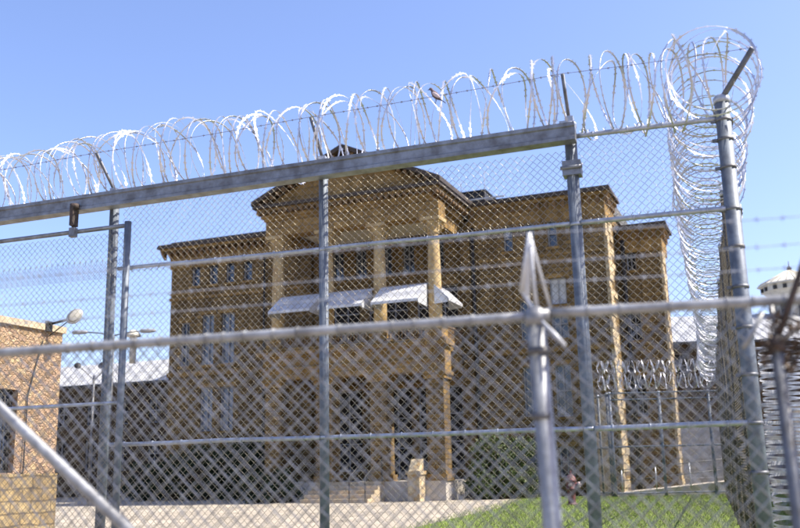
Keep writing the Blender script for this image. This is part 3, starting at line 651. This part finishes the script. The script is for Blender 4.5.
# ------------------------------------------------------------------ hydrant
hy = thing('fire_hydrant', 'faded dark red fire hydrant standing on the lawn in front of the hall', 'hydrant', (5.15, 29.5, G-.01), R(0))
MB().lathe([(.17, 0), (.17, .05), (.12, .06), (.115, .1), (.125, .4), (.13, .45), (.165, .46), (.165, .52), (.15, .53), (.155, .7), (.175, .72), (.175, .76), (.16, .78), (.13, .86), (.07, .92)], 18).build('barrel', M['hydrant'], hy)
MB().lathe([(.075, .915), (.06, .95), (.035, .955), (.03, 1.03), (.02, 1.04)], 6, smooth=False).build('bonnet_nut', M['hydrant'], hy)
for an, r_, l_ in ((-20, .085, .26), (70, .055, .2), (-110, .055, .2)):
    d = Vector((math.cos(R(an)), math.sin(R(an)), 0)); nz = MB().tube([d*.1+Vector((0, 0, .62)), d*(l_-.04)+Vector((0, 0, .62))], r_*.8, 12).build('nozzle', M['hydrant'], hy)
    MB().tube([d*(l_-.05)+Vector((0, 0, .62)), d*(l_+.02)+Vector((0, 0, .62))], r_, 8).tube([d*(l_+.02)+Vector((0, 0, .62)), d*(l_+.05)+Vector((0, 0, .62))], .025, 5).build('cap', M['hydcap'], nz)
stk = thing('marker_stake', 'thin grey marker stake in the grass just right of the hydrant', 'stake', (5.72, 29.6, G-.02))
MB().tube([(0, 0, 0), (0, 0, 1.0)], .012, 6).build('stake', M['galv'], stk); MB().box((-.04, -.006, .9), (.04, .006, 1.02)).build('marker_plate', M['galv'], stk)

# ------------------------------------------------------------------ perimeter fence (front run)
pf = thing('perimeter_fence', 'tall sharp chain-link fence with galvanised posts and rails across the picture', 'fence', FO, FR)
def post(par, x, z1, r, y=0, name='post', m='galvpost', cap=True, z0=G-.3):
    mb = MB().tube([(x, y, z0), (x, y, z1)], r, 16); o = mb.build(name, M[m], par)
    if cap: MB().lathe([(r+.006, z1-.03), (r+.008, z1+.02), (r*.8, z1+.045), (r*.3, z1+.06)], 16, (x, y, 0)).build('post_cap', M['galv'], o)
    return o
PU = (-6.27, -3.80, -1.30)
pr = {}
pr[0] = post(pf, PU[0], 4.36, .052); pr[1] = post(pf, PU[1], 4.42, .046); pr[2] = post(pf, PU[2], 4.5, .057)
cpst = post(pf, .055, 4.55, .066)
# tie bands on the posts
def bands(par, x, r, zs, y=0, m='galv'):
    for z in zs: MB().tube([(x, y, z-.014), (x, y, z+.014)], r+.006, 16).box((x-r-.045, y-.012, z-.014), (x-r-.004, y+.012, z+.014)).build('band', M[m], par)
bands(cpst, .055, .066, [4.36, 4.18, 3.92, 3.54, 3.2, 2.85, 2.5, 2.1, 1.7, 1.3], m='galvdark')
bands(pr[2], PU[2], .057, [3.54, 1.7]); bands(pr[1], PU[1], .046, [3.54, 1.7])
MB().box((PU[2]-.085, -.075, 4.0), (PU[2]+.085, .06, 4.14)).tube([(PU[2]-.1, -.08, 4.07), (PU[2]+.1, -.08, 4.07)], .018, 8).build('clamp', M['beam'], pr[2])
def rail(par, x0, x1, z, r=.021, y=-.03, name='rail', sag=.01, m='galv'):
    n = 24; mb = MB().tube([(x0+(x1-x0)*i/n, y, z+noise.noise(Vector((x0+(x1-x0)*i/n, z, 0)))*sag) for i in range(n+1)], r, 12)
    k = int(abs(x1-x0)/.3)
    for i in range(k):
        x = x0+(x1-x0)*(i+.5)/k; mb.tube([(x-.006, y, z), (x+.006, y, z)], r+.006, 8)
    return mb.build(name, M[m], par)
rail(pf, -1.25, 0.0, 4.39, .024, 0); rail(pf, PU[0]+.1, PU[1]-.03, 3.545); rail(pf, PU[1]+.03, PU[2]-.05, 3.545); rail(pf, PU[2]+.05, 0, 3.545, .024)
rail(pf, PU[0]+.1, PU[1]-.03, 1.70); rail(pf, PU[1]+.03, PU[2]-.05, 1.70); rail(pf, PU[2]+.05, 0, 1.70, .024)
chain(PU[0]+.12, PU[2]-.02, 3.50, 4.26, twist_top=False, bulge=.02).build('upper_mesh', M['wire'], pf)
chain(PU[0]+.12, -.01, G-.12, 3.56, bulge=.06, wob=.014).build('lower_mesh', M['wire'], pf)
chain(PU[2]+.06, -.01, 3.48, 4.40, bulge=.012, y=.008).build('upper_mesh', M['wire'], pf)
# angled arms
def arm(par, x, z, tx, ty, tz, m='galvdark', r=.017, br=True):
    o = MB().tube([(x, 0, z), (x+(tx-x)*.12, ty*.12, z+(tz-z)*.12), (tx, ty, tz)], r, 10).build('arm', M[m], par)
    if br: MB().box((x-.09, -.05, z-.12), (x-.02, .05, z+.0)).box((x-.035, -.055, z-.05), (x+.04, .055, z+.04)).build('arm_bracket', M['galv'], o)
    return o
arm(pr[0], PU[0], 4.42, PU[0]-.05, -.30, 4.79); arm(pr[1], PU[1], 4.47, PU[1]-.01, -.30, 4.84); arm(pr[2], PU[2], 4.54, PU[2], -.30, 4.90)
arm(cpst, .055, 4.56, .34, -.30, 4.88, r=.026, br=False)
# gate track beam: channel section hung on the camera side of the posts
bm_ = MB(); xa, za_, xb, zb_ = -13.0, 4.26, -1.235, 4.465
def beamsec(x, zt): return [(x, -.06, zt), (x, -.2, zt), (x, -.2, zt-.035), (x, -.185, zt-.045), (x, -.185, zt-.125), (x, -.2, zt-.135), (x, -.2, zt-.168), (x, -.06, zt-.168)]
A = beamsec(xa, za_); B_ = beamsec(xb, zb_); bm_.add(A+B_, [(i, (i+1) % 8, 8+(i+1) % 8, 8+i) for i in range(8)]+[tuple(range(8)), tuple(reversed(range(8, 16)))])
tr = bm_.build('gate_track', M['beam']); tr.location = FO; tr.rotation_euler.z = FR; fix_normals(tr)
tag(tr, 'long grey steel gate beam sloping along the fence top under the razor wire', 'beam')
# sliding gate leaf
sg_ = thing('sliding_gate', 'chain-link sliding gate leaf hanging from the beam at the far left', 'gate', FO, FR)
MB().tube([(-13, -.13, 3.92), (-6.0, -.13, 3.99)], .024, 12).build('top_rail', M['beam'], sg_)
MB().tube([(-6.0, -.13, G+.05), (-6.0, -.13, 4.03)], .036, 14).build('end_stile', M['galvpost'], sg_)
MB().tube([(-13, -.13, 2.08), (-6.03, -.13, 2.115)], .019, 10).build('middle_rail', M['galv'], sg_)
chain(-10.5, -6.04, 3.42, 3.93, y=-.12, twist_top=False, bulge=.01).build('upper_mesh', M['wire'], sg_)
chain(-10.5, -6.04, G+.08, 3.60, y=-.128, bulge=.01).build('lower_mesh', M['wire'], sg_)
ro = MB().lathe([(.05, -.025), (.05, .025)], 14).box((-.02, -.05, -.22), (.02, .05, 0)).tube([(0, 0, -.1), (0, -.01, -.3)], .016, 8).build('roller', M['rusty'], sg_)
ro.location = (-6.62, -.225, 4.24)
MB().box((-.035, -.03, -.34), (.035, .03, -.24)).build('roller_clamp', M['beam'], ro)

# razor coils
def coil_obj(name, label, pts_list, m, O_, rz, wd=.012, core=.0019, spacing=.1, blen=.014, seed=1, group=None, tw=1.2):
    mb = MB()
    for j, pts in enumerate(pts_list):
        def ax(i, t, pts=pts, j=j):
            p_ = pts[i]; a = Vector((1, 0, 0)) if abs(t.x) < .8 else Vector((0, 1, 0))
            ang = noise.noise(Vector((i*.035, j*3.7, seed)))*math.pi*tw
            a = (a - t*a.dot(t)).normalized(); a.rotate(Quaternion(t, ang)); return a
        ribbon(mb, pts, ax, wd, core=core, spacing=spacing, blen=blen, seed=seed+j)
    o = mb.build(name, M[m]); o.location = O_; o.rotation_euler.z = rz
    tag(o, label, 'razor wire', group); return o
# front coil, from far left round the corner
Lc = 15.5
def fpath(s):
    x = -12.75+12.95*max(0, s/Lc)**1.22
    if x > .12: x = .12+(x-.12)*.6
    z = 4.60+(x+12.75)/12.9*.19 + .03*math.sin(x*1.9)
    return Vector((x, .10, z+.035)), Vector((1, 0, .015)).normalized()
c1 = helix((0, 0, 0), (1, 0, 0),  .385, .165, seed=2, segs=34, clip=1.5, amp=.34, wob=.08, phase=1.2, path=(Lc, fpath))
c1b = helix((0, 0, 0), (1, 0, 0), .36, .30, seed=8, segs=34, clip=1.5, amp=.3, wob=.09, phase=2.6, path=(Lc, fpath))
coil_obj('razor_wire_coil', 'long bright razor wire coil along the top of the front fence', [c1, c1b], 'razor', FO, FR, wd=.016, tw=1.6)
# side run of the fence: local x of the front frame is 0, local +y runs away
sf = thing('side_fence', 'tall chain-link fence running away from the corner post, seen nearly edge-on', 'fence', towld(FO, FR, .09, .05, 0), FR+R(90))
chain(.05, 29, G-.1, 3.56, r=.0025, bulge=.05).build('lower_mesh', M['wireshade'], sf)
chain(.05, 29, 3.5, 4.38, r=.0025, bulge=.02).build('upper_mesh', M['wireshade'], sf)
for z in (4.39, 3.545, 1.7): rail(sf, 0, 29, z, .02, -.03, m='postshade')
for i in range(1, 11): 
    p_ = post(sf, i*2.9, 4.5, .032, m='postshade'); MB().tube([(i*2.9, 0, 4.5), (i*2.9, -.3, 4.86)], .017, 8).build('arm', M['galvdark'], p_)
for z in (4.86, 4.7): pass
def spath(s):
    x = -.35+s
    return Vector((-.02-.05*math.sin(s*.3), x, 4.74+.02*math.sin(s*1.3))), Vector((0, 1, 0))
c2 = helix((0, 0, 0), (1, 0, 0), .395, .15, seed=5, segs=28, clip=1.5, amp=.4, wob=.06, path=(29.0, spath))
coil_obj('razor_wire_coil', 'razor wire coil seen end-on along the fence that runs away from the corner post', [c2], 'razor', FO, FR, wd=.015)
# barbed strands
def strand(mb, a, b, r=.0018, sag=.015, barb=.11, seed=0, blen=.014):
    rnd = random.Random(seed); a = Vector(a); b = Vector(b); L = (b-a).length; n = max(4, int(L/.05)); pts = [a+(b-a)*(i/n)-Vector((0, 0, sag*4*(i/n)*(1-i/n))) for i in range(n+1)]
    mb.tube(pts, r, 5, False); nb = int(L/barb)
    for k in range(nb):
        i = min(n-1, int((k+.5)/nb*n)); p_ = pts[i]; d = (b-a).normalized(); s_ = d.cross(Vector((0, 0, 1))).normalized(); an = rnd.uniform(0, 3.14)
        v = (s_*math.cos(an)+Vector((0, 0, 1))*math.sin(an)); v2 = (s_*math.cos(an+1.5)+Vector((0, 0, 1))*math.sin(an+1.5))
        mb.tube([p_-v*blen, p_+v*blen], r*.8, 3, False); mb.tube([p_-v2*blen+d*.006, p_+v2*blen+d*.006], r*.8, 3, False); mb.tube([p_-d*.007, p_+d*.013], r*1.9, 5, False)
ms = MB(); tips = [(-12.5, -.3, 4.62), (PU[0]-.05, -.3, 4.79), (PU[1]-.01, -.3, 4.84), (PU[2], -.3, 4.9), (.34, -.3, 4.88)]
for i in range(4): strand(ms, tips[i], tips[i+1], .0028, .008, seed=i)
st_ = ms.build('barbed_wire_strand', M['strand']); st_.location = FO; st_.rotation_euler.z = FR
tag(st_, 'dark barbed wire strand stretched through the razor coil between the arm tips', 'barbed wire')

# bird on the strand
bx = -2.515; bz = 4.80
bd = thing('perched_bird', 'small grey-brown bird perched on the barbed wire strand above the beam', 'bird', towld(FO, FR, bx, -.3, bz+.046), FR)
def ell(mb, c, r, rot=None, n=12, m_=8, sc=1.0):
    vs = []; q = rot or Matrix.Identity(3)
    for i in range(m_+1):
        ph = math.pi*i/m_
        for k in range(n):
            th = 2*math.pi*k/n; v = Vector((r[0]*math.sin(ph)*math.cos(th), r[1]*math.sin(ph)*math.sin(th), r[2]*math.cos(ph))); vs.append(Vector(c)+q @ v)
    fs = [(i*n+k, i*n+(k+1) % n, (i+1)*n+(k+1) % n, (i+1)*n+k) for i in range(m_) for k in range(n)]
    mb.add(vs, fs, True)
def skin_body(name, joints, m, par, n=14):
    """one continuous lofted surface through (centre, radius) rings"""
    mb = MB(); vs = []; N = len(joints)
    for i, (c, rx, ry) in enumerate(joints):
        t = (Vector(joints[min(i+1, N-1)][0])-Vector(joints[max(i-1, 0)][0])).normalized(); s_ = Vector((0, 1, 0)); u_ = t.cross(s_).normalized()
        for k in range(n): an = 2*math.pi*k/n; vs.append(Vector(c)+s_*math.cos(an)*rx+u_*math.sin(an)*ry)
    fs = [(i*n+k, i*n+(k+1) % n, (i+1)*n+(k+1) % n, (i+1)*n+k) for i in range(N-1) for k in range(n)]+[tuple(reversed(range(n))), tuple((N-1)*n+k for k in range(n))]
    mb.add(vs, fs, True); return mb.build(name, m, par)
body = skin_body('body', [((-.052, 0, .083), .001, .001), ((-.048, 0, .086), .009, .009), ((-.040, 0, .089), .0135, .014), ((-.030, 0, .082), .0135, .014), ((-.024, 0, .070), .0125, .013),
                          ((-.016, 0, .054), .02, .021), ((-.002, 0, .032), .027, .028), ((.014, 0, .012), .027, .026), ((.030, 0, -.006), .019, .018), ((.044, 0, -.02), .011, .009), ((.058, 0, -.032), .008, .005)], M['bird'], bd)
MB().add([(.044, -.009, -.016), (.044, .009, -.016), (.092, .012, -.058), (.092, -.012, -.058), (.044, -.009, -.022), (.044, .009, -.022), (.09, .012, -.062), (.09, -.012, -.062)], [(0, 1, 2, 3), (7, 6, 5, 4), (0, 4, 5, 1), (1, 5, 6, 2), (2, 6, 7, 3), (3, 7, 4, 0)]).build('tail', M['bird'], bd)
MB().lathe([(.0055, 0), (.003, .01), (.0005, .02)], 8).build('beak', M['beak'], bd).name
bk = [o for o in bd.children if o.name.startswith('beak')][0]; bk.location = (-.050, 0, .0855); bk.rotation_euler = (0, R(-100), 0)
for sg in (-1, 1):
    wm = MB(); ell(wm, (.014, sg*.024, .016), (.016, .006, .045), Matrix.Rotation(R(-48), 3, 'Y')); wm.build('wing', M['birdpale'] if sg < 0 else M['bird'], bd)
    MB().tube([(.006, sg*.01, -.008), (.004, sg*.011, -.03), (-.002, sg*.011, -.048), (-.006, sg*.011, -.052)], .0018, 6).tube([(-.002, sg*.011, -.048), (.008, sg*.012, -.053)], .0015, 5).build('leg', M['beak'], bd)
    em = MB(); ell(em, (-.043, sg*.0125, .092), (.0022, .0015, .0022), None, 8, 6); em.build('eye', M['black'], bd)
bd.scale = (1.1, 1.1, 1.1)

# ------------------------------------------------------------------ far fence with two coils, in front of the set-back wing
ff = thing('far_fence', 'distant chain-link fence with grey posts on the lawn before the hall\'s set-back wing', 'fence', (7.85, 35.5, 0), -R(3))
for x in (0, 1.85, 3.7, 5.5): post(ff, x, 4.0, .06)
for z in (4.0, 3.75, 2.0, .3): rail(ff, 0, 5.5, z, .03, -.02, m='galvpost')
chain(.02, 5.5, G, 3.98, r=.003, twist_top=False).build('mesh', M['wire'], ff)
ff2 = thing('far_fence', 'narrow bright return panel joining the distant lawn fence to the hall corner', 'fence', (7.85, 35.55, 0), R(97))
post(ff2, .28, 4.0, .05); post(ff2, 1.3, 4.0, .05); chain(.1, 1.9, G, 3.98, r=.004, twist_top=False).build('mesh', M['wire'], ff2)
for z in (3.98, 2.0, .3): rail(ff2, 0, 1.9, z, .03, -.02)
for zc, rr, lb in ((4.98, .24, 'upper of the two razor wire coils on the distant lawn fence'), (4.42, .30, 'lower of the two razor wire coils, resting on the distant lawn fence')):
    cc = helix((-.4, 0, zc), (5.6, 0, zc), rr, .19, seed=int(zc*10), segs=26, amp=.25, wob=.04)
    coil_obj('razor_wire_coil', lb, [cc], 'razorfar', (7.85, 35.45, 0), -R(3), wd=.028, spacing=.3, blen=.03)
# ramp with handrails behind the far fence
rp_ = thing('access_ramp', 'low concrete ramp with steel handrails behind the distant lawn fence', 'ramp', (8.3, 36.6, 0), -R(2))
MB().prism([(0, G-.1), (5.4, G-.1), (5.4, .75), (0, .28)], 1, 0, 1.0).build('ramp_slab', M['concrete'], rp_); fix_normals(rp_.children[0])
for dz in (.45, .85): MB().tube([(0, -.05, .28+dz), (5.4, -.05, .75+dz)], .02, 6).build('handrail', M['galvdark'], rp_)
for k in range(5): MB().tube([(k*1.3+.05, -.05, .25), (k*1.3+.05, -.05, .28+.85+.47*k*1.3/5.4)], .025, 6).build('baluster', M['galv'], rp_)
stp = thing('outside_stair', 'grey concrete stair landing stacked up beyond the distant fence', 'stair', (11.6, 41.5, 0), -R(4))
for k in range(7): MB().box((0, k*.5, G-.2), (5.5, k*.5+.49, .7+k*.42)).build('step', M['frame'], stp)
MB().box((-.2, 3.6, 0), (6, 3.9, 4.3)).build('wall', M['annexwall'], stp)

# upright razor coils standing right of the side fence
for (x, y, rr, zt, sd_), lb in (((.56, 3.2, .28, 2.72, 1), 'bright upright razor wire coil standing right beside the corner post'),
                          ((1.24, 3.1, .29, 2.78, 2), 'bright upright razor wire coil cut off by the right edge of the picture')):
    hx = helix((x, y, .25), (x+.02, y, zt), rr, .055, seed=sd_, segs=30, amp=.35, wob=.03, upv=Vector((0, 1, 0)))
    mb = MB(); ribbon(mb, hx, lambda i, t: Vector((0, 0, 1)), .024, barbs=False, core=0, seed=sd_)
    o = mb.build('razor_wire_coil', M['razorfar']); o.location = FO; o.rotation_euler.z = FR; tag(o, lb, 'razor wire')
pwall = thing('concrete_wall', 'pale concrete wall, its sunlit white put into the colour, behind the stacked razor wire at the right edge', 'wall', (13.6, 30, 0), R(72))
MB().box((-22, 0, -.2), (14, .3, 3.4)).build('wall', M['palewall'], pwall); MB().box((-22.05, -.05, 3.4), (14.05, .35, 3.52)).build('coping', M['concrete'], pwall)

# ------------------------------------------------------------------ near fence (out of focus)
nf = thing('near_fence', 'blurred chain-link fence close to the camera with bright top rail and pale posts', 'fence', NO, NR)
def nrail(x0, x1, z0, z1):
    n = 30; mb = MB().tube([(x0+(x1-x0)*i/n, 0, z0+(z1-z0)*i/n) for i in range(n+1)], .021, 14)
    k = int((x1-x0)/.11)
    for i in range(k):
        x = x0+(x1-x0)*(i+random.uniform(.3, .7))/k; z = z0+(z1-z0)*(x-x0)/(x1-x0)
        if random.random() < .8:
            for q in range(2): mb.tube([(x+q*.008+math.cos(t)*.004, math.sin(t)*.025, z+math.cos(t)*.025) for t in [j*.7 for j in range(10)]], .0022, 5)
    return mb.build('top_rail', M['white_steel'], nf)
nrail(-4.6, -.04, 1.955, 2.02); nrail(.04, 2.6, 2.03, 2.03)
npo = MB().tube([(.035, 0, G-.2), (-.02, 0, 2.0)], .04, 18).build('post', M['white_steel'], nf)
MB().lathe([(.046, -.02), (.05, .02), (.035, .05), (.02, .06)], 16, (-.02, 0, 2.0)).tube([(-.06, 0, 2.02), (.04, 0, 2.02)], .03, 12).build('post_cap', M['white_steel'], npo)
for z in (1.87, 1.60): MB().tube([(-.016, 0, z-.015), (-.016, 0, z+.015)], .046, 16).build('band', M['galvdark'], npo)
ba = MB()
tp = (-.022, -.11, 2.36)
ba.add([tp, (-.066, -.03, 2.12), (-.058, -.03, 2.095), (-.040, -.01, 2.10), (-.014, -.10, 2.32), tuple(tp[k]+(0, .005, 0)[k] for k in range(3)), (-.066, -.025, 2.12), (-.058, -.025, 2.095), (-.040, -.005, 2.10), (-.014, -.095, 2.32)], [(0, 1, 2, 3, 4), (9, 8, 7, 6, 5)]+[(i, 5+i, 5+(i+1) % 5, (i+1) % 5) for i in range(5)])
ba.tube([tp, (-.046, -.07, 2.24), (-.069, -.03, 2.125)], .007, 8, r1=.013).tube([(-.069, -.03, 2.125), (-.03, 0, 2.05), (-.015, 0, 2.01)], .008, 6)
ba.tube([tp, (.005, -.05, 2.23), (.045, .01, 2.05)], .007, 6).tube([(-.02, -.1, 2.33), (-.018, -.03, 2.15), (-.01, 0, 2.02)], .009, 6).tube([(.045, .01, 2.05), (-.02, 0, 2.03)], .010, 6)
ba.tube([(.0, -.03, 2.0), (.06, -.05, 1.93), (.1, -.06, 1.88)], .008, 6)
ba.add([tp, (-.080, -.035, 2.125), (-.052, -.03, 2.10), (-.018, -.07, 2.30), (-.022, -.105, 2.36), (-.080, -.029, 2.125), (-.052, -.024, 2.10), (-.018, -.064, 2.30)], [(0, 1, 2, 3), (7, 6, 5, 4), (0, 4, 5, 1), (1, 5, 6, 2), (2, 6, 7, 3), (3, 7, 4, 0)])
ba.build('barb_arm', M['tin'], npo)  # white material paints the sun glint into the arm's colour
chain(-4.6, 2.6, G-.1, 2.015, r=.0029, n=8, bulge=.05, wob=.022, twist_top=False).build('mesh', M['wirenear'], nf)
np2 = MB().tube([(.955, -.02, G-.2), (.93, -.02, 1.86)], .026, 16).build('post', M['galvdark'], nf)
MB().lathe([(.034, -.03), (.034, .02), (.02, .04)], 14, (.93, -.02, 1.85)).build('post_cap', M['rusty'], np2)
a2 = MB().tube([(.93, -.02, 1.86), (1.0, -.05, 2.03), (1.09, -.1, 2.26), (1.14, -.12, 2.38)], .013, 8).build('barb_arm', M['rusty'], np2)
MB().tube([(.93, -.02, 1.87), (.925, -.02, 2.01)], .009, 8).tube([(.80, -.02, 1.84), (.84, -.02, 1.90), (.89, -.02, 1.98)], .011, 8).tube([(.955, -.02, 1.97), (1.05, -.02, 1.93)], .010, 8).tube([(.94, -.02, 1.86), (1.06, -.04, 1.95)], .011, 8).build('brace', M['white_steel'], np2)
MB().tube([(-3.1, -.06, 2.3), (-2.57, -.06, 1.752), (-1.84, -.06, 1.158), (-1.1, -.06, .55)], .026, 16).build('brace', M['white_steel'], nf)
# barbed strands of the near fence
for zl, zm, zr, lb in ((2.31, 2.36, 2.38, 'top blurred barbed wire strand above the near fence rail'), (2.19, 2.24, 2.30, 'middle blurred barbed wire strand above the near fence rail'), (2.1, 2.16, 2.20, 'lowest blurred barbed wire strand above the near fence rail')):
    ms = MB(); yy = -.10 if zm > 2.3 else (-.06 if zm > 2.2 else -.03)
    strand(ms, (-4.5, yy, zl), (-.02, yy, zm), .002, .01, seed=int(zm*100)); strand(ms, (-.02, yy, zm), (2.4, yy, zr), .002, .02, seed=int(zm*90))
    s_ = ms.build('barbed_wire_strand', M['galv']); s_.location = NO; s_.rotation_euler.z = NR; tag(s_, lb, 'barbed wire', 'barbed strands of the near fence')
# dried vine tangled round the near corner post
vn = thing('dried_vine', 'dark dried vine tangled round the blurred fence post and arm at the right edge', 'vine', NO, NR)
rnd = random.Random(11); vb = MB(); vl = MB()
for k in range(16):
    p_ = Vector((rnd.uniform(.84, 1.0), -.02, rnd.uniform(1.74, 1.88))); pts = [p_]
    for j in range(9): p_ = p_+Vector((rnd.uniform(-.02, .045), rnd.uniform(-.012, .012), rnd.uniform(-.03, .05))); pts.append(p_)
    vb.tube(pts, .0035, 5, False, .0015)
    for q in pts:
        for _ in range(4):
            a = Vector((rnd.gauss(0, 1), rnd.gauss(0, 1), rnd.gauss(0, 1))).normalized(); b_ = a.orthogonal().normalized(); c_ = a.cross(b_); s1 = rnd.uniform(.005, .013); o_ = q+a*.012
            vl.add([o_-b_*s1, o_+c_*s1*.5, o_+b_*s1, o_-c_*s1*.5+a*s1*.3], [(0, 1, 2, 3)])
vb.build('stem', M['bark'], vn); vl.build('leaves', M['leafdry'], vn)
